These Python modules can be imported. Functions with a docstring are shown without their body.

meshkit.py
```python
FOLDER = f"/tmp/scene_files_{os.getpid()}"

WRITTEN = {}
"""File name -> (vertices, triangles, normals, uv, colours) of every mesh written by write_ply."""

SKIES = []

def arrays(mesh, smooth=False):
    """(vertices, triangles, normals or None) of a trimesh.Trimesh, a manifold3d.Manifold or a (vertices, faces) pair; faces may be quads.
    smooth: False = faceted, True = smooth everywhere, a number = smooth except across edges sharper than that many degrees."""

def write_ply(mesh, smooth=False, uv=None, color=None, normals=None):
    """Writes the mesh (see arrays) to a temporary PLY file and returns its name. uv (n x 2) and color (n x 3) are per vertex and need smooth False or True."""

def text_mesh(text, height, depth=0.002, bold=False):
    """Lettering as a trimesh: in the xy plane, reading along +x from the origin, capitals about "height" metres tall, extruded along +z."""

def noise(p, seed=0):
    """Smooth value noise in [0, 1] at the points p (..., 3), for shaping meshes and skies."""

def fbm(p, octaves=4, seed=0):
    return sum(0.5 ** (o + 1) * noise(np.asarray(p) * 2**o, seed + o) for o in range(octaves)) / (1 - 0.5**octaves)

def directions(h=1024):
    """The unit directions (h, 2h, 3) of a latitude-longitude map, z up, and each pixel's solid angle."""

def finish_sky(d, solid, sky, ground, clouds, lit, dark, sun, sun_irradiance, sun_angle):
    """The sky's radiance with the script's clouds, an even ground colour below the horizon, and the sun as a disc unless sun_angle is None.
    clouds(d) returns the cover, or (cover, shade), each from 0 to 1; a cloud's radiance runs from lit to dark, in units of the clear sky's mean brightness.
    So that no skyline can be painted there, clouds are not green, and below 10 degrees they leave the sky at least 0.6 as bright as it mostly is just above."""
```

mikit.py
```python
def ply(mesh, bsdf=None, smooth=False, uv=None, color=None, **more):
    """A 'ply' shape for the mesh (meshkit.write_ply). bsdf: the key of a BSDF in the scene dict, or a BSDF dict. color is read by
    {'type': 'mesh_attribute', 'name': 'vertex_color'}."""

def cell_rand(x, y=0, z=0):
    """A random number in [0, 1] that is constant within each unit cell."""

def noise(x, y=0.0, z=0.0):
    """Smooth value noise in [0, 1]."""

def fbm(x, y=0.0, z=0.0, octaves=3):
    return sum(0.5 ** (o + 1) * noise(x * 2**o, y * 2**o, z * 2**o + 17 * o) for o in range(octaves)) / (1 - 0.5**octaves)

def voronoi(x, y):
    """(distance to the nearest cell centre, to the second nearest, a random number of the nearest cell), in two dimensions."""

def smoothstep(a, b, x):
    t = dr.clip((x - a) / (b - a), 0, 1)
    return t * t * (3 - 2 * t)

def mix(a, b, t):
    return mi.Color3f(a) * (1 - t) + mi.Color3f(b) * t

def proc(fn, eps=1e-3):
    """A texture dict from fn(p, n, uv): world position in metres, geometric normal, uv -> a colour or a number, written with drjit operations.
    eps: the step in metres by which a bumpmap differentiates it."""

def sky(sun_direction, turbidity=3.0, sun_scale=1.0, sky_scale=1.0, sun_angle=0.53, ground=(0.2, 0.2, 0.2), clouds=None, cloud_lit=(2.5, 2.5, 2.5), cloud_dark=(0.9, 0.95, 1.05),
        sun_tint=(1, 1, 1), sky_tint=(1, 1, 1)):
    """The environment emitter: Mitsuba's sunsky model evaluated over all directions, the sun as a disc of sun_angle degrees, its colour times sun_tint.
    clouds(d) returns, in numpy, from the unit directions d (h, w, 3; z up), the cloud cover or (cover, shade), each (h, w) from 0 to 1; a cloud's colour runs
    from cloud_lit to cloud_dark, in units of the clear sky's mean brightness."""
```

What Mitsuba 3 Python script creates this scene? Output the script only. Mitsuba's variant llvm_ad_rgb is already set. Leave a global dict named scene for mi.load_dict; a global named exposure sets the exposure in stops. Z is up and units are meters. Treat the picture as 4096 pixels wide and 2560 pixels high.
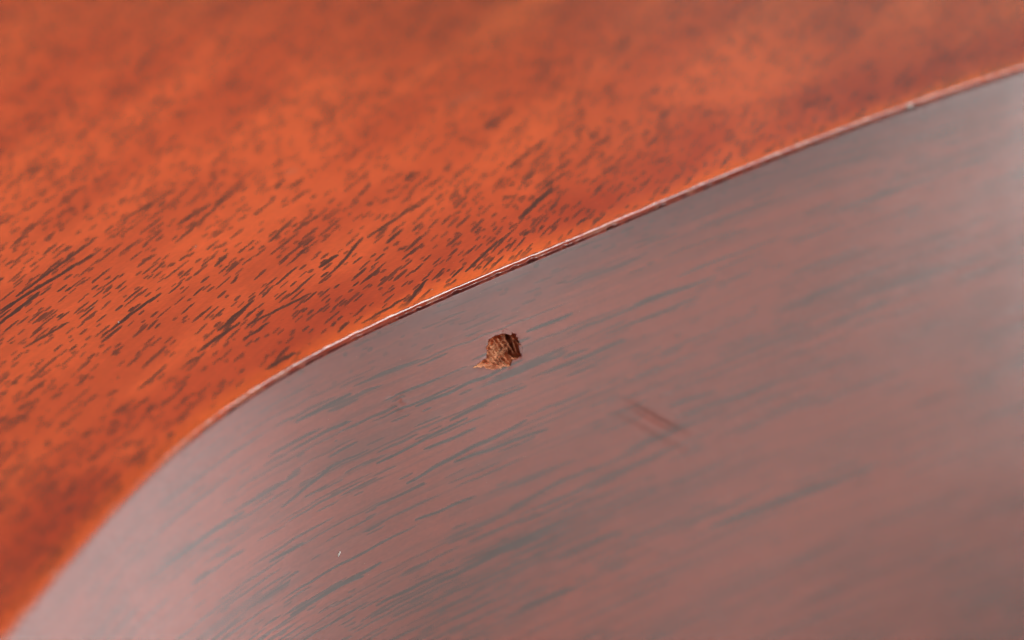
import math
import numpy as np
import drjit as dr
import mitsuba as mi
import trimesh
from scipy.interpolate import CubicSpline, PchipInterpolator
from shapely.geometry import Polygon, Point
from shapely import contains_xy
import mikit, meshkit
from mikit import proc, noise, fbm, cell_rand, smoothstep, mix

T = mi.ScalarTransform4f
MM = 0.001

# The guitar is drawn in its own frame, in mm: x along the visible rim, y out of the back panel, z out of the rim.
# It lies on its rim on the bench, which turns that frame by TURN about y.
TURN = math.radians(29.0)
CT, ST = math.cos(TURN), math.sin(TURN)
LIFT = 0.0                                     # set below, once the lowest point of the rim is known


def world(p, scale=MM):
    p = np.asarray(p, float)
    return np.stack([CT * p[..., 0] - ST * p[..., 2], p[..., 1], ST * p[..., 0] + CT * p[..., 2]], -1) * scale


# ------------------------------------------------------------------ camera, light, exposure
eye = world([-236.02, 209.65, 320.74])
fwd = world([0.52614, -0.47552, -0.70502], 1.0)
up = world([0.33189, 0.87813, -0.34459], 1.0)
FOCUS = 0.4505
scene = {}
labels = {}
scene['camera'] = dict(type='thinlens', fov=15.19, fov_axis='x', aperture_radius=0.0058, focus_distance=FOCUS,
                       near_clip=0.02, far_clip=20.0,
                       to_world=T().look_at(origin=eye.tolist(), target=(eye + fwd).tolist(), up=up.tolist()))
exposure = 0.0
centre = world([0, -20, 0])


def softbox(key, direction, distance, w, h, radiance, label, up=(0.01, 0.02, 1)):
    """A flat lamp head: a housing (back shell) and a glowing diffuser that faces the guitar. direction in the guitar's frame."""
    d = world(np.array(direction, float) / np.linalg.norm(direction), 1.0)
    pos = centre + d * distance
    to = T().look_at(origin=pos.tolist(), target=centre.tolist(), up=list(up))
    scene[key + '__diffuser'] = dict(type='rectangle', to_world=to @ T().scale([w / 2, h / 2, 1]),
                                     emitter=dict(type='area', radiance=dict(type='rgb', value=list(radiance))),
                                     bsdf=dict(type='diffuse', reflectance=dict(type='rgb', value=[.6, .6, .6])))
    scene[key + '__housing'] = dict(type='cube', to_world=to @ T().translate([0, 0, -0.06]) @ T().scale([w / 2 + .02, h / 2 + .02, 0.05]),
                                    bsdf=dict(type='diffuse', reflectance=dict(type='rgb', value=[.03, .03, .03])))
    labels[key] = dict(label=label, category='lamp')


# key light in front of the back panel; overhead strip added for ceiling light, reflected as a veil on the rim; the room's own dim light
softbox('softbox_lamp', (.45, .89, .07), 1.3, .68, .68, (12.4, 12.3, 12.3), 'bright square softbox lamp facing the orange back of the guitar')
softbox('softbox_lamp_001', (.60, -.53, .60), 1.55, 2.10, .66, (.96, .90, .84), 'very wide dim glowing strip added above the rim in place of ceiling light', (0, 1, .01))
softbox('softbox_lamp_002', (.82, -.51, .22), 1.3, 1.0, .36, (3.15, 3.02, 3.0), 'small softbox lamp beyond the narrow waist of the guitar', (0, 1, .01))
softbox('softbox_lamp_003', (0.394, -.33, 0.858), 1.3, .40, .44, (10.0, 9.7, 9.4), 'small bright softbox lamp high above the wide end of the guitar', (0, 1, .01))
softbox('softbox_lamp_004', (0.639, -.51, 0.576), 1.36, .30, .36, (2.4, 2.3, 2.2), 'small dim panel added to soften the sheen between the strip and the lamp beyond the waist', (0, 1, .01))  # added in-between step that smooths the veil reflected in the rim
scene['room_light'] = dict(type='constant', radiance=dict(type='rgb', value=[.14, .14, .14]))

# ------------------------------------------------------------------ outline of the body (mm, in x and z)
GA = math.radians(-21.0)                        # the wood of the back runs along the body's axis, turned from the rim in view
GC, GS = math.cos(GA), math.sin(GA)
HALF = 131.0
RIM = [3.1116e-15, -1.22922e-13, -7.12121e-11, 3.63802e-09, 5.48904e-07, -3.94601e-05, 0.000760015, -0.0115513, -1.16565]


def rim_z(x):
    return np.polyval(RIM, x)


def outline():
    xs = np.linspace(-84, 88, 60)
    zs = rim_z(xs)
    a, h = GC * xs + GS * zs, -GS * xs + GC * zs + HALF
    ka = np.concatenate([[-200, -170, -140, -115], a, [115, 150, 180, 205]])
    kh = np.concatenate([[145, 144, 139, 133.5], h, [177, 190.5, 198, 200]])
    f = CubicSpline(ka, kh)
    aa = np.linspace(-200, 205, 500)
    hh = f(aa)
    t = np.linspace(0, math.pi, 60)[1:-1]
    cap_r = np.stack([205 + 150 * np.sin(t), 200 * np.cos(t)], 1)
    cap_l = np.stack([-200 - 105 * np.sin(t), -145 * np.cos(t)], 1)
    # clockwise seen along +y: upper side left to right, right cap, lower side right to left, left cap
    p = np.vstack([np.stack([aa, hh], 1), cap_r, np.stack([aa[::-1], -hh[::-1]], 1), cap_l])
    p[:, 1] -= HALF
    q = np.stack([GC * p[:, 0] - GS * p[:, 1], GS * p[:, 0] + GC * p[:, 1]], 1)
    return np.vstack([q, q[:1]])


ring = outline()
seg = np.linalg.norm(np.diff(ring, axis=0), axis=1)
arc = np.concatenate([[0], np.cumsum(seg)])
zero = np.interp(0, ring[:450, 0], arc[:450])
arc -= zero                                    # arc length 0 where x = 0 on the rim in view
LEN = arc[-1] - arc[0]
curve = CubicSpline(arc, ring, bc_type='periodic')


def at(s):
    """Points and outward normals of the outline at the arc lengths s."""
    s = arc[0] + np.mod(np.asarray(s, float) - arc[0], LEN)
    p, d = curve(s), curve(s, 1)
    d /= np.linalg.norm(d, axis=-1, keepdims=True)
    return p, np.stack([-d[..., 1], d[..., 0]], -1)


_sx = np.linspace(-110, 110, 2201)
_px = at(_sx)[0][:, 0]


def s_of_x(x):
    return np.interp(x, _px, _sx)


DEPTH = 108.0                                  # depth of the rim
lowest = world(np.stack([ring[:, 0], 0 * ring[:, 0], ring[:, 1]], -1))[:, 2].min()

# ------------------------------------------------------------------ wood
WC, WS = math.cos(math.radians(-25.0)), math.sin(math.radians(-25.0))     # direction of the grain of the back


def pores(a, t, length, width, seed, density, lo=.12, hi=.5, thin=.30):
    """Open pores of the wood: short dark dashes along a, scattered over cells of length x width."""
    ca, ct = dr.floor(a / length), dr.floor(t / width)
    out = mi.Float(0)
    for i in (-1, 0, 1):
        for j in (-1, 0, 1):
            x, y = ca + i, ct + j
            r = [cell_rand(x + 37 * seed, y, k + 11 * seed) for k in range(6)]
            a0, t0 = (x + r[0]) * length, (y + r[1]) * width
            hl = length * (lo + (hi - lo) * r[2] * r[2])
            hw = width * (.15 + 1.15 * thin * r[3])
            u, v = (a - a0) / hl, (t - t0) / hw - .14 * (r[4] - .5) * (a - a0) / hl
            q = u * u * u * u * .6 + v * v + .4 * u * u
            m = 1 - smoothstep(.55, 1.15, q)
            out = dr.maximum(out, dr.select(r[5] < density, m * (.72 + .28 * r[4]), 0))
    return out


def streaks(x, y, lines):
    """Single long pores, each given by its two ends and half width in mm."""
    out = mi.Float(0)
    for x0, y0, x1, y1, w in lines:
        w = .68 * w
        dx, dy = x1 - x0, y1 - y0
        k = dr.clip(((x - x0) * dx + (y - y0) * dy) / (dx * dx + dy * dy), 0, 1)
        d = dr.sqrt(dr.square(x - x0 - k * dx) + dr.square(y - y0 - k * dy)) / (w * (.45 + .55 * dr.sqrt(dr.maximum(4 * k * (1 - k), 0))))
        out = dr.maximum(out, 1 - smoothstep(.6, 1.2, d))
    return out


def rgb(*c):
    return mi.Color3f(*c)


BACK_LINES = [(-46.1, -33.6, -30.2, -38.2, .45), (-42.7, -35.4, -27.3, -41.7, .4), (-22.6, -43.3, -13.5, -45.7, .4), (-47.8, -30.9, -40.1, -34.4, .5),
              (-30.5, 4.3, -19.8, .9, .55), (-29.0, -7.9, -24.5, -9.2, .4), (-26.6, -10.5, -16.7, -11.7, .35), (-12.6, -.6, -5.0, -4.9, .4),
              (-.5, -3.4, 8.1, -7.1, .35), (12.7, -9.6, 21.1, -13.4, .6), (-19.9, -34.4, -5.7, -41.3, .35), (-3.6, -18.5, 6.3, -21.5, .4),
              (19.2, -16.9, 22.5, -18.6, .5), (-30.0, -11.6, -22.9, -14.9, .45), (-40.2, -20.1, -30.7, -23.8, .4), (-48.6, -24.0, -41.5, -25.6, .4),
              (-16.7, -1.7, -9.4, -3.2, .3), (-12.2, -16.2, -8.8, -17.5, .5), (-34.6, -9.1, -27.0, -11.6, .45), (-31.2, -.5, -26.5, -1.4, .5),
              (-18.3, -37.6, -12.1, -39.4, .5), (-12.7, -25.9, -7.6, -28.7, .4), (-10.7, -14.8, -4.0, -18.9, .35), (19.9, -21.2, 28.5, -24.4, .4), (25.5, -32.6, 29.7, -33.6, .6)]


def rim_d(x, z):
    """Distance in mm from the rim in view, inwards."""
    h = mi.Float(0)
    for c in RIM:
        h = h * x + c
    return dr.maximum(h - z, 0) * .95


def back_color(p, n, uv):
    x, z = uv.x, uv.y
    wob = .9 * (noise(x * .05, z * .05, 3.0) - .5) + .12 * (noise(x * .5, z * .9, 5.0) - .5)
    a, t = WC * x + WS * z, -WS * x + WC * z + wob
    d = rim_d(x, z)
    ribbon = fbm(a * .030, t * .16, 1.0)
    cloud = fbm(x * .055 + 9, z * .055, 7.0)
    fine = fbm(a * .35, t * 3.0, 2.0)
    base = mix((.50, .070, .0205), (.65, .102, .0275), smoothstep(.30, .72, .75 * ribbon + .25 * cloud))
    base = base * (.90 + .20 * fine) * (.93 + .14 * noise(x * 2.2 - z * 1.5, z * 6.5, 14.0))
    falloff = smoothstep(15, 105, a + 16 * (noise(a * .03, t * .05, 12.0) - .5))    # key light falloff painted in, darker towards the wide end
    base = base * (1 - falloff * mi.Color3f(.42, .20, .05))
    # darker in a broken band behind the edge, more orange on the edge itself
    band = smoothstep(.8, 4.0, d) * (1 - smoothstep(7.0, 16.0, d)) * smoothstep(.28, .70, fbm(a * .06, t * .16, 21.0) + .10)
    base = base * (1 - band * mi.Color3f(.26, .38, .30))
    base = mix(base, base * rgb(1.08, 1.18, .80), 1 - smoothstep(.3, 3.2, d))
    arcs = smoothstep(.32, .56, fbm(x * .075, z * .12, 31.0))
    rows = smoothstep(.35, .65, noise(a * .04, t * .28, 33.0))
    m = pores(a, t, 3.8, .80, 1, .34 + .40 * arcs * (.55 + .45 * rows), .18, .5, .11)
    m = dr.maximum(m, pores(a, t, 9.0, 1.05, 2, .15 + .27 * rows * (1 - .3 * arcs), .15, .5, .09))
    m = dr.maximum(m, .85 * pores(a, t, 2.2, .75, 3, .20 + .20 * arcs, .2, .5, .13))
    m = dr.maximum(m, streaks(x + .5 * (wob - GS), z + .25 * (noise(x * .9, z * .9, 8.0) - .5), BACK_LINES))
    ends = 1 - smoothstep(.4, 1.6, d)
    m = m * (1 - .75 * ends)
    base = mix(base, (.62, .26, .16), .16 * streaks(x, z, [(26.0, -41.6, 31.4, -41.2, .9), (-.6, -39.5, 1.0, -39.9, .9)]))     # two pale scuffs
    return mix(base, (.050, .022, .016), .95 * m)


SIDE_XY = [(-32.65, -31.39, -17.89, -31.67, .45), (-13.01, -22.77, 5.53, -21.76, .45), (-17.3, -18.22, -3.34, -17.88, .35), (-5.9, -17.11, 1.95, -16.81, .45),
           (-19.08, -37.04, -6.19, -37.73, .4), (-29.14, -7.26, -20.29, -7.47, .4), (-5.71, -23.03, 8.64, -24.18, .4), (34.36, -49.23, 61.35, -51.31, .8),
           (-32.37, -16.87, -23.83, -15.45, .4), (-35.24, -22.74, -29.55, -23.19, .4), (-2.86, -38.01, 10.44, -38.19, .4), (-10.05, -19.41, -2.18, -19.82, .35),
           (-12.16, -28.44, -2.86, -28.98, .35), (-55.91, -12.58, -38.52, -14.15, .6), (28.86, -30.82, 45.55, -32.35, .4), (28.27, -28.76, 35.75, -29.79, .4),
           (23.01, -12.45, 36.31, -13.71, .4), (6.31, -9.8, 13.38, -10.12, .4), (-10.85, -13.3, 5.42, -13.51, .35), (-26.9, -31.26, -20.68, -32.08, .35), (2.16, -32.91, 10.79, -32.24, .4)]
SIDE_LINES = [(float(s_of_x(a)), b, float(s_of_x(c)), d, w) for a, b, c, d, w in SIDE_XY]


def side_height(s, y):
    """How deep the grain lies, and the pore mask of the rim; s along the rim, y in mm (0 at the back, falling)."""
    wob = 1.5 * (noise(s * .03, y * .06, 41.0) - .5) + .22 * (noise(s * .45, y * .9, 43.0) - .5)
    a, t = s, y + .035 * s + wob
    rows = smoothstep(.38, .62, fbm(a * .018, t * .13, 45.0))
    m = .95 * pores(a, t, 12.0, 1.00, 5, .14 + .50 * rows, .18, .6, .05)
    m = dr.maximum(m, pores(a, t, 24.0, 1.20, 6, .18 + .46 * rows, .2, .55, .05))
    m = dr.maximum(m, .85 * pores(a, t, 5.0, .80, 7, .10 + .34 * rows, .15, .5, .06))
    m = dr.maximum(m, .75 * pores(a, t, 38.0, .90, 9, .20 + .44 * rows, .2, .55, .03))
    m = dr.maximum(m, .24 * smoothstep(.52, .80, noise(a * .055, t * 2.1, 57.0)))
    m = dr.maximum(m, streaks(s, y + .3 * (noise(s * .35, y * .5, 47.0) - .5), SIDE_LINES))
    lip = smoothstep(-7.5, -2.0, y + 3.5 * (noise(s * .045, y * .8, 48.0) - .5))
    dots = pores(a, t, 1.6, .8, 8, .25, .2, .5, .2)
    return a, t, dr.maximum(m * (1 - .45 * lip), lip * .8 * dots), lip


def side_color(p, n, uv):
    s, y = uv.x, uv.y
    a, t, m, lip = side_height(s, y)
    ribbon = fbm(a * .022, t * .15, 51.0)
    cloud = fbm(s * .05, y * .07, 53.0)
    fine = fbm(a * .3, t * 3.2, 55.0)
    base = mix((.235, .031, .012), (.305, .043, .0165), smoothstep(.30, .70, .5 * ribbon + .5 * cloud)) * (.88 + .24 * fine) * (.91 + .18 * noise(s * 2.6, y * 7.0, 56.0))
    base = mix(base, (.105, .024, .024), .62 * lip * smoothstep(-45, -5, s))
    return mix(base, (.046, .019, .013), .96 * m)


def side_bump(p, n, uv):
    s, y = uv.x, uv.y
    _, _, m, _ = side_height(s, y)
    return 3.0e-5 * (noise(s * 1.3, y * 1.3, 61.0) + .5 * noise(s * 3.1, y * 3.1, 62.0)) - 2.0e-5 * m


def lip_color(p, n, uv):
    s, d = uv.x, uv.y
    w = fbm(s * .25, d * 1.5, 71.0)
    c = mix((.22, .026, .012), (.34, .050, .022), smoothstep(.3, .7, w))
    c = mix(c, (.56, .090, .024), dr.maximum(smoothstep(-26, -50, s), .6 * smoothstep(45, 85, s)))     # less worn here
    worn = smoothstep(.60, .74, noise(s * .55, d * 2, 73.0))
    return mix(c, (.46, .20, .13), .40 * worn)


def groove_color(p, n, uv):
    return mix((.12, .014, .009), (.30, .045, .022), smoothstep(.42, .70, fbm(uv.x * 1.1, uv.y * 4, 75.0)))


def chip_color(p, n, uv):
    s, y = uv.x, uv.y
    f = fbm(s * 1.1 + y * .5, y * 4.2 - s * .8, 81.0)
    g = fbm(s * 1.6, y * 1.4, 83.0)
    c = mix((.50, .170, .085), (.90, .40, .205), smoothstep(.22, .62, f))
    c = mix(c, (.36, .070, .030), smoothstep(2.2, 4.6, s + .4 * (y + 11)) * .55)
    return mix(c, (.045, .018, .012), smoothstep(.60, .74, g) * .6)


def lacquer(color, rough, bump=None, spec=.5):
    b = dict(type='principled', base_color=proc(color), roughness=rough, specular=spec)
    if bump:
        b = dict(type='bumpmap', arbitrary=proc(bump, eps=1e-4), scale=1.0, bsdf=b)
    return dict(type='twosided', bsdf=b)


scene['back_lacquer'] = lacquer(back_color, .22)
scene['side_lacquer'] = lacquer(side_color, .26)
scene['lip_lacquer'] = lacquer(lip_color, .18, spec=.7)
scene['bare_wood'] = dict(type='twosided', bsdf=dict(type='principled', base_color=proc(chip_color), roughness=.75, specular=.25))
scene['bare_edge'] = dict(type='twosided', bsdf=dict(type='principled', base_color=proc(groove_color), roughness=.7, specular=.2))
scene['spruce'] = dict(type='twosided', bsdf=dict(type='principled', base_color=proc(lambda p, n, uv: mix((.55, .36, .17), (.66, .46, .24), noise(uv.y * .8, uv.x * .02, 91.0))), roughness=.3))
scene['white_fleck'] = dict(type='twosided', bsdf=dict(type='principled', base_color=proc(lambda p, n, uv: mix((.62, .56, .50), (.74, .69, .63), noise(p.x * 9000, p.y * 9000, p.z * 9000))), roughness=.5))
scene['bench_top'] = dict(type='twosided', bsdf=dict(type='principled', base_color=proc(lambda p, n, uv: mix((.085, .08, .078), (.12, .115, .11), fbm(p.x * 6, p.y * 60, 1.0))), roughness=.6))


def shape(key, v, f, bsdf, uv=None, normals=None):
    scene[key] = dict(type='ply', filename=meshkit.write_ply((v, f), False, uv, None, normals=normals), face_normals=normals is None,
                      bsdf=dict(type='ref', id=bsdf))


def grid_faces(nu, nv, wrap=False):
    i, j = np.meshgrid(np.arange(nu if wrap else nu - 1), np.arange(nv - 1), indexing='ij')
    k = (i + 1) % nu
    return np.stack([i * nv + j, k * nv + j, k * nv + j + 1, i * nv + j + 1], -1).reshape(-1, 4)


def vertex_normals(v, tri, hint):
    n = np.zeros_like(v)
    fn = np.cross(v[tri[:, 1]] - v[tri[:, 0]], v[tri[:, 2]] - v[tri[:, 0]])
    for k in range(3):
        np.add.at(n, tri[:, k], fn)
    n /= np.maximum(np.linalg.norm(n, axis=1, keepdims=True), 1e-30)
    if np.median((n * hint).sum(1)) < 0:
        n, tri = -n, tri[:, ::-1]
    return n, tri


def tris(q):
    return np.vstack([q[:, [0, 1, 2]], q[:, [0, 2, 3]]])


def keep_used(v, uv, n, tri):
    used = np.unique(tri)
    m = np.full(len(v), -1)
    m[used] = np.arange(len(used))
    return v[used], uv[used], n[used], m[tri]


# ------------------------------------------------------------------ edge of the back: the rolled lip between back and rim
RAD = .45                                       # radius of the lip


def lines(lo, hi, step, far_lo, far_hi, far):
    return np.concatenate([np.arange(far_lo, lo, far), np.arange(lo, hi, step), np.arange(hi, far_hi, far)])


s_fine = np.concatenate([np.arange(-125, 125, .2), np.linspace(125, arc[0] + LEN - 1e-6 + 0, 0)])
s_rest = np.linspace(125, LEN - 125, 420)[:-1]
s_lip = np.concatenate([s_fine, s_rest])
p2, n2 = at(s_lip)
NICKS = [(-3.8, .5, .34), (2.4, .35, .2), (5.0, .45, .30), (7.6, .55, .38), (12.6, .4, .25), (19.9, .6, .42), (27.9, .5, .24), (68.5, 1.0, .5), (-18.9, .6, .25), (-26, .8, .22),
         (35.5, .35, .22), (44, .5, .2), (53, .4, .25), (-9.5, .3, .2), (-39, .9, .22)]
nick = np.zeros(len(s_lip))
for x0, w, dpt in NICKS:
    nick += .55 * dpt * np.exp(-((s_lip - s_of_x(x0)) / w) ** 4)
wear = meshkit.fbm(np.stack([s_lip * .6, 0 * s_lip, 0 * s_lip], -1), 4, 5) - .5
wear2 = meshkit.fbm(np.stack([s_lip * 2.1, 0 * s_lip + 5, 0 * s_lip], -1), 3, 9) - .5
ROLL = 5.0


def roll(d):
    """How far the back falls towards its edge."""
    return -.30 * np.clip(1 - d / ROLL, 0, 1) ** 2


prof = []                                       # (inward distance, y) of the lip, from the back panel down to the rim
tilt = .12
for k, th in enumerate(np.linspace(tilt, math.pi / 2 + .05, 13)):
    prof.append((RAD - RAD * math.sin(th), roll(RAD) - RAD * (1 - math.cos(th)), th))
prof = np.array(prof)
n_l = len(prof)
amp = np.sin(np.linspace(0, math.pi, n_l)) ** .7
disp = -(nick[:, None] * np.linspace(0, 1, n_l)[None, :] ** 2.2) + amp[None, :] * (.09 * wear[:, None] + .09 * wear2[:, None])
dd = prof[None, :, 0] - disp * np.sin(prof[None, :, 2])
yy = prof[None, :, 1] + disp * np.cos(prof[None, :, 2])
# below the roll the lacquer stops and a narrow ragged cut follows, down to the rim
cut_top = yy[:, -1]
raw = [(-.02, 0.0), (.08, -.04), (.13, -.14), (.10, -.24), (.03, -.30), (0.0, -.34)]
shut = 1 - np.clip((-s_lip - 28) / 22, 0, 1) * (s_lip > -130)
rag = (1 + .9 * (meshkit.fbm(np.stack([s_lip * .8, 0 * s_lip + 9, 0 * s_lip], -1), 4, 15) - .5)) * (.15 + .85 * shut)
dd = np.concatenate([dd] + [(dd[:, -1:] + r[0] * (rag[:, None] if 0 < i < 5 else 1)) for i, r in enumerate(raw[1:], 1)], 1)
yy = np.concatenate([yy] + [(cut_top[:, None] + r[1] * (.75 + .25 * rag[:, None])) for i, r in enumerate(raw[1:], 1)], 1)
nv = dd.shape[1]
edge_y = yy[:, -1].copy()
edge_d = dd[:, -1].copy()
v = np.stack([p2[:, None, 0] - n2[:, None, 0] * dd, yy, p2[:, None, 1] - n2[:, None, 1] * dd], -1)
uv = np.stack([np.broadcast_to(s_lip[:, None], dd.shape), yy], -1)
fq = grid_faces(len(s_lip), nv, True)
hint = np.repeat(np.stack([n2[:, 0], 0 * s_lip + .5, n2[:, 1]], -1), nv, 0)
V, U = world(v.reshape(-1, 3)), uv.reshape(-1, 2)
N, F = vertex_normals(V, tris(fq), world(hint, 1.0))
cut = (F % nv >= n_l - 1).all(1)
for key, m, bsdf in (('guitar_body__edge_lip', ~cut, 'lip_lacquer'), ('guitar_body__edge_groove', cut, 'bare_edge')):
    a, b, c, d = keep_used(V, U, N, F[m])
    shape(key, a, d, bsdf, b, c)
labels['guitar_body__edge_groove'] = dict(label='narrow ragged dark red groove right below the pale edge')
labels['guitar_body'] = dict(label='glossy red brown mahogany guitar body with worn edge and a chipped rim', category='guitar')
labels['guitar_body__edge_lip'] = dict(label='worn rolled lacquer edge with a pale highlight and tiny nicks')

# ------------------------------------------------------------------ back panel
ds = np.concatenate([[RAD - RAD * math.sin(tilt)], np.linspace(RAD, ROLL, 16)])
dsg = np.broadcast_to(ds[None], (len(s_lip), len(ds))).copy()
dsg[:, 0] = dd[:, 0]
ys = np.where(np.arange(len(ds))[None] == 0, yy[:, :1], roll(dsg) - .0)
v = np.stack([p2[:, None, 0] - n2[:, None, 0] * dsg, ys, p2[:, None, 1] - n2[:, None, 1] * dsg], -1)
inner = v[:, -1]
flat = trimesh.creation.triangulate_polygon(Polygon(inner[:, [0, 2]]), engine='earcut')
fv = np.stack([flat[0][:, 0], 0 * flat[0][:, 0], flat[0][:, 1]], -1)
v = np.vstack([v.reshape(-1, 3), fv])
F = np.vstack([tris(grid_faces(len(s_lip), len(ds), True)), flat[1] + len(s_lip) * len(ds)])
V = world(v)
N, F1 = vertex_normals(V, F[:len(F) - len(flat[1])], np.array([0, 1.0, 0]))
N[len(s_lip) * len(ds):] = [0, 1, 0]
N[np.arange(len(s_lip)) * len(ds) + len(ds) - 1] = [0, 1, 0]
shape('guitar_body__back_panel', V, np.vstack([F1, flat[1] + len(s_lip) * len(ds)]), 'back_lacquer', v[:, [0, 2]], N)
labels['guitar_body__back_panel'] = dict(label='orange red back with dark open pores and streaks in the grain')

# ------------------------------------------------------------------ rim, with the chip broken out of it and the dent pressed into it
su = np.unique(np.round(np.concatenate([np.arange(-125, -5, .5), np.arange(-5, 9, .07), np.arange(9, 16, .4), np.arange(16, 38, .2), np.arange(38, 125, .5), s_rest]), 4))
sy = np.unique(np.round(np.concatenate([[-1.4], np.arange(-2.2, -6, -.5), np.arange(-6, -15, -.07), np.arange(-15, -22, -.4), np.arange(-22, -40, -.2), np.arange(-40, -DEPTH, -1.0), [-DEPTH]]), 4))[::-1]
S, Y = np.meshgrid(su, sy, indexing='ij')
P, Nn = at(S)
top_y = np.interp(np.where(su > LEN / 2, su - LEN, su), *[np.r_[q] for q in ((lambda o: (np.where(s_lip > LEN / 2, s_lip - LEN, s_lip)[o], edge_y[o]))(np.argsort(np.where(s_lip > LEN / 2, s_lip - LEN, s_lip))))])
Y[:, 0] = top_y
lift = np.zeros_like(S)
lift[:, 0] = -.02
# gentle unevenness of sanded and lacquered wood
lift += .10 * (meshkit.fbm(np.stack([S * .035, Y * .05, 0 * S], -1), 2, 21) - .5) + .010 * (meshkit.noise(np.stack([S * .30, Y * .55, 0 * S], -1), 23) - .5)
lift[:, 0] = np.minimum(lift[:, 0], 0)


def groove(ax, ay, bx, by, half, deep, skew=0.0):
    a, b = np.array([s_of_x(ax), ay]), np.array([s_of_x(bx), by])
    d = (b - a) / np.linalg.norm(b - a)
    k = (S - a[0]) * d[0] + (Y - a[1]) * d[1]
    q = (S - a[0]) * -d[1] + (Y - a[1]) * d[0]
    L = np.linalg.norm(b - a)
    e = np.clip(4 * (k / L) * (1 - k / L), 0, 1)
    return -deep * e ** 1.2 * np.exp(-(q / half) ** 2) + .7 * deep * e ** .5 * np.exp(-((q + skew * half) / (1.7 * half)) ** 2), k, q, L


g, gk, gq, gL = groove(19.0, -23.6, 32.5, -35.8, .36, .075, 3.4)
lift += g
g2, *_ = groove(-13.9, -9.6, -12.2, -12.6, .35, .11, 2.0)
lift += g2

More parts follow.
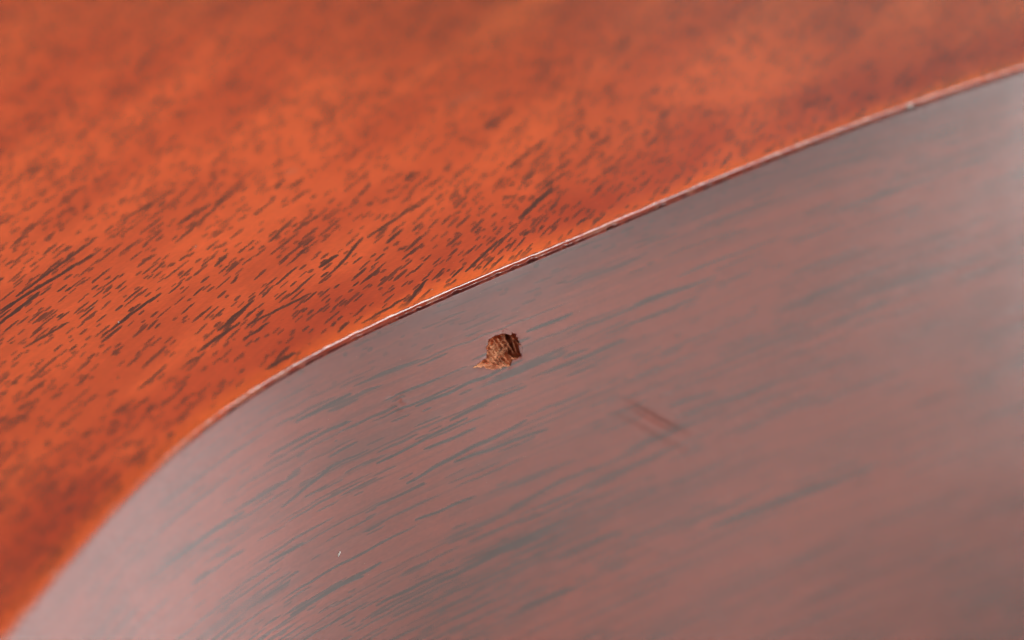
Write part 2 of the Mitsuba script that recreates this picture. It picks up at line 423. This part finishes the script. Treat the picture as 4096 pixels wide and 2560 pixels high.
CHIP = np.array([(.63, -8.72), (1.54, -8.67), (2.71, -8.72), (3.87, -9.08), (4.71, -9.96), (5.11, -10.85), (5.36, -11.84), (5.42, -12.92), (4.61, -12.85), (3.9, -12.66), (3.66, -13.47),
                 (2.58, -13.29), (.97, -12.9), (-.61, -12.04), (-2.03, -11.51), (-.74, -11.26), (.37, -11.04), (.17, -10.0), (.49, -9.31)])
CHIP[:, 0] = s_of_x(CHIP[:, 0])
tt = np.arange(len(CHIP) + 1)
dense = np.stack([np.interp(np.linspace(0, len(CHIP), 700), tt, np.r_[CHIP[:, k], CHIP[0, k]]) for k in (0, 1)], 1)
jag = meshkit.fbm(np.stack([dense[:, 0] * 2.4, dense[:, 1] * 3.4, 0 * dense[:, 0]], -1), 4, 31)[:, None] - .5
dense += jag * np.array([[.9, .42]])
hole = Polygon(dense).buffer(0)
near = (S > -5) & (S < 9) & (Y < -6) & (Y > -15.5)
inside = np.zeros_like(S, bool)
inside[near] = contains_xy(hole, S[near], Y[near])
import shapely
dist = np.zeros_like(S)
dist[inside] = shapely.distance(shapely.points(S[inside], Y[inside]), hole.boundary)
out_d = np.full(S.shape, 9.0)
out_d[near & ~inside] = shapely.distance(shapely.points(S[near & ~inside], Y[near & ~inside]), hole)
# splintered floor: fibres along the grain, steep at the upper and right walls, shallow towards the lower left
fib = meshkit.fbm(np.stack([S * .9 + Y * .6, Y * 3.4 - S * 1.1, 0 * S], -1), 4, 33)
lump = meshkit.fbm(np.stack([S * .8, Y * .9, 0 * S + 3], -1), 3, 35)
slope = np.clip((S + 1.2 + .9 * (Y + 12.5)) / 6.0, .12, 1)
deep = np.minimum(dist / (.14 + .5 * (1 - slope)), 1) ** .8 * (.25 + 1.1 * slope) * .28 + np.minimum(dist / (.14 + .5 * (1 - slope)), 1) ** .8 * (.22 + .85 * slope) * (.25 + 1.5 * lump) * (.35 + 1.3 * fib)
deep *= 1 + .6 * slope * np.exp(-dist / .45)
lift = np.where(inside, lift - deep, lift)
# lacquer lifted a little round the rim of the chip
lift += np.where(inside, 0, .02 * np.exp(-(out_d / .30) ** 2) * (meshkit.noise(np.stack([S * 1.1, Y * 1.1, 0 * S], -1), 37) * 1.6 - .3))
v = np.stack([P[..., 0] + Nn[..., 0] * lift, Y, P[..., 1] + Nn[..., 1] * lift], -1).reshape(-1, 3)
uv = np.stack([S, Y], -1).reshape(-1, 2)
V = world(v)
hint = world(np.stack([Nn[..., 0], 0 * S, Nn[..., 1]], -1).reshape(-1, 3), 1.0)
q = grid_faces(len(su), len(sy), True)
N, F = vertex_normals(V, tris(q), hint)
ins = inside.reshape(-1)
in_f = ins[F].sum(1) >= 2
groove_zone = ((np.abs(gq) < 1.15 * (1 - .5 * np.abs(2 * gk / gL - 1))) & (gk > 0) & (gk < gL)).reshape(-1)
dent_f = groove_zone[F].sum(1) >= 2
for key, m, bsdf in (('guitar_body__rim', ~in_f & ~dent_f, 'side_lacquer'), ('guitar_body__chip', in_f, 'bare_wood'), ('guitar_body__dent', dent_f, 'side_lacquer')):
    a, b, c, d = keep_used(V, uv, N, F[m])
    if key.endswith('chip'):
        c, d = vertex_normals(a, d, c)
    shape(key, a, d, bsdf, b, c)
labels['guitar_body__rim'] = dict(label='glossy dull red rim with a grey sheen and long dark grain streaks')
labels['guitar_body__chip'] = dict(label='splintered chip of bare tan wood broken out of the rim')
labels['guitar_body__dent'] = dict(label='slanting dark dent pressed across the grain of the rim')

# splinters standing in the chip
rng = np.random.default_rng(4)
SPL = [(.3, -11.6, 2.2, -12.7, .22), (1.2, -11.0, 2.6, -13.0, .25), (2.4, -9.6, 3.4, -11.4, .22), (3.6, -10.2, 4.6, -12.4, .2), (-1.3, -11.55, .8, -12.3, .12), (3.0, -11.8, 3.5, -13.1, .2), (.9, -9.6, 1.8, -11.2, .24), (4.5, -10.4, 5.0, -12.5, .16),
       (-.3, -11.9, 1.5, -12.8, .10), (.5, -11.9, 1.7, -13.1, .10), (1.5, -12.2, 2.1, -13.4, .11), (2.2, -11.9, 3.2, -13.6, .10), (.45, -10.3, .9, -11.9, .10), (1.4, -9.0, 1.9, -10.4, .10), (2.6, -8.9, 3.0, -10.0, .10), (4.2, -9.9, 5.3, -11.4, .09)]
for i, (ax, ay, bx, by, r) in enumerate(SPL):
    k = np.linspace(0, 1, 9)
    s_, y_ = s_of_x(ax) + k * (bx - ax), ay + k * (by - ay)
    pp, nn = at(s_)
    h = -.85 + .42 * k + .15 * np.sin(k * 3 + i)
    if i == 4:
        h = -.10 + 0 * k
    if i > 7:
        h = -.42 + .46 * k + .08 * np.sin(k * 4 + i)                        # thin torn fibres that reach the surface
    rr = .62 * r * (1 - .75 * np.abs(2 * k - .8) ** 1.5 / 1.4) * (1 + .35 * rng.uniform(-1, 1, 9))
    ang = np.arange(6) * math.pi / 3
    c = np.stack([pp[:, 0] + nn[:, 0] * h, y_, pp[:, 1] + nn[:, 1] * h], -1)
    along = np.array([bx - ax, by - ay]) / math.hypot(bx - ax, by - ay)
    tang = np.stack([nn[:, 1], 0 * h, -nn[:, 0]], -1)
    side = tang * -along[1] + np.array([0, along[0], 0])
    nrm = np.stack([nn[:, 0], 0 * h, nn[:, 1]], -1)
    v = c[:, None] + rr[:, None, None] * (np.cos(ang)[None, :, None] * side[:, None] + .6 * np.sin(ang)[None, :, None] * nrm[:, None])
    v += rng.uniform(-.03, .03, v.shape)
    f = []
    for a_ in range(8):
        for b_ in range(6):
            f.append((a_ * 6 + b_, a_ * 6 + (b_ + 1) % 6, (a_ + 1) * 6 + (b_ + 1) % 6, (a_ + 1) * 6 + b_))
    uv_ = np.stack([np.repeat(s_, 6), np.repeat(y_, 6)], -1)
    shape('guitar_body__chip__splinter' + (f'_{i:03d}' if i else ''), world(v.reshape(-1, 3)), tris(np.array(f)), 'bare_wood', uv_)

# loose flakes of lacquer lifted along the upper left of the chip
FLK = [([(2.6, -8.5), (3.0, -8.2), (3.7, -8.5), (4.2, -9.0), (3.9, -9.4), (3.3, -9.0)], .0, .05), ([(5.0, -11.2), (5.4, -11.4), (5.65, -12.4), (5.3, -12.6), (5.1, -12.0)], .0, .05)]
for i, (poly, h0, h1) in enumerate(FLK):
    q = np.array(poly)
    m = len(q)
    mid = q.mean(0)
    toward = np.array([2.8, -11.0]) - mid
    toward /= np.linalg.norm(toward)
    hh = (q - mid) @ toward
    hh = h0 + (h1 - h0) * (hh - hh.min()) / (hh.max() - hh.min())          # lifted on the side of the hole
    pp, nn = at(s_of_x(q[:, 0]))
    top = np.stack([pp[:, 0] + nn[:, 0] * hh, q[:, 1], pp[:, 1] + nn[:, 1] * hh], -1)
    bot = np.stack([pp[:, 0] + nn[:, 0] * (hh - .07), q[:, 1], pp[:, 1] + nn[:, 1] * (hh - .07)], -1)
    f = [(0, k, k + 1) for k in range(1, m - 1)] + [(m, m + k + 1, m + k) for k in range(1, m - 1)]
    f += [t_ for k in range(m) for t_ in ((k, m + k, m + (k + 1) % m), (k, m + (k + 1) % m, (k + 1) % m))]
    shape('guitar_body__chip__lacquer_flake' + (f'_{i:03d}' if i else ''), world(np.vstack([top, bot])), np.array(f), 'side_lacquer', np.vstack([np.stack([s_of_x(q[:, 0]), q[:, 1]], -1)] * 2))

# bit of finish knocked off the edge, showing pale wood
m = trimesh.creation.icosphere(subdivisions=3, radius=1.0)
q = np.array(m.vertices) * (1 + .5 * (meshkit.noise(np.array(m.vertices) * 1.9, 8)[:, None] - .5))
pp, nn = at(s_of_x(68.5))
c = np.array([pp[0] - nn[0] * .30, -.55, pp[1] - nn[1] * .30])
v = c + q[:, :1] * .5 * np.array([nn[1], 0, -nn[0]]) + q[:, 1:2] * .26 * np.array([0, 1, 0]) + q[:, 2:] * .26 * np.array([nn[0], 0, nn[1]])
scene['guitar_body__edge_nick'] = mikit.ply(trimesh.Trimesh(world(v), m.faces, process=False), 'white_fleck', smooth=True)
labels['guitar_body__edge_nick'] = dict(label='pale nick in the edge towards the far end')

# front of the body, out of sight
fr = trimesh.creation.triangulate_polygon(Polygon(ring[:-1:2]), engine='earcut')
shape('guitar_body__soundboard', world(np.stack([fr[0][:, 0], 0 * fr[0][:, 0] - DEPTH + .2, fr[0][:, 1]], -1)), fr[1], 'spruce', fr[0])
labels['guitar_body__soundboard'] = dict(label='pale spruce front')

# ------------------------------------------------------------------ bench that carries the guitar
scene['bench'] = dict(type='cube', to_world=T().translate([0.05, -.1, lowest - .02]) @ T().scale([.9, .5, .02]), bsdf=dict(type='ref', id='bench_top'))
labels['bench'] = dict(kind='structure')

# unseen grey board added beyond the guitar so its reflection pales the back
bd = np.array([.80, .40])
scene['added_reflector'] = dict(type='cube', to_world=T().translate([bd[0], bd[1], lowest + .26]) @ T().rotate([0, 0, 1], -25) @ T().scale([.008, .40, .255]),
                                bsdf=dict(type='diffuse', reflectance=dict(type='rgb', value=[.42, .42, .43])))
labels['added_reflector'] = dict(label='unseen grey reflector board added beyond the wide end of the guitar', category='panel')

# ------------------------------------------------------------------ dust
def flake(key, c, u, w, n, a, b, h, label):
    """A tiny flat grain: c its centre, u and w the directions of its length and width, n up from the surface."""
    m = trimesh.creation.icosphere(subdivisions=2, radius=1.0)
    q = np.array(m.vertices) * (1 + .18 * (meshkit.noise(np.array(m.vertices) * 1.7 + len(key), 3)[:, None] - .5))
    v = np.asarray(c) + q[:, :1] * a * np.asarray(u) + q[:, 1:2] * b * np.asarray(w) + (q[:, 2:] * h + h * .8) * np.asarray(n)
    scene[key] = mikit.ply(trimesh.Trimesh(world(v), m.faces, process=False), 'white_fleck', smooth=True)
    labels[key] = dict(label=label, category='dust speck')


pp, nn = at(s_of_x(-24.17))
tn = np.array([nn[1], 0, -nn[0]])
dirn = tn * .62 + np.array([0, .78, 0])
flake('dust_speck', [pp[0], -27.39, pp[1]], dirn, np.cross(dirn, [nn[0], 0, nn[1]]), [nn[0], 0, nn[1]], .35, .15, .06, 'small white oval speck lying on the rim below the chip')
for i, (x, z, a, b, lab) in enumerate([(-37.85, -26.81, .10, .06, 'tiny white speck on the orange back, left of the dark pore cluster'),
                                       (-37.51, -21.46, .12, .10, 'tiny white round speck on the orange back, lowest of the specks there'),
                                       (-20.17, -30.98, .10, .06, 'tiny pale speck on the orange back at the top of the pore cluster'),
                                       (-6.06, -2.6, .09, .05, 'tiny white speck on the back right beside the worn edge')], 1):
    flake(f'dust_speck_{i:03d}', [x, 0 if rim_z(x) - z > ROLL else float(roll(np.array(rim_z(x) - z))), z], [.93, 0, -.36], [.36, 0, .93], [0, 1, 0], a, b, .06, lab)
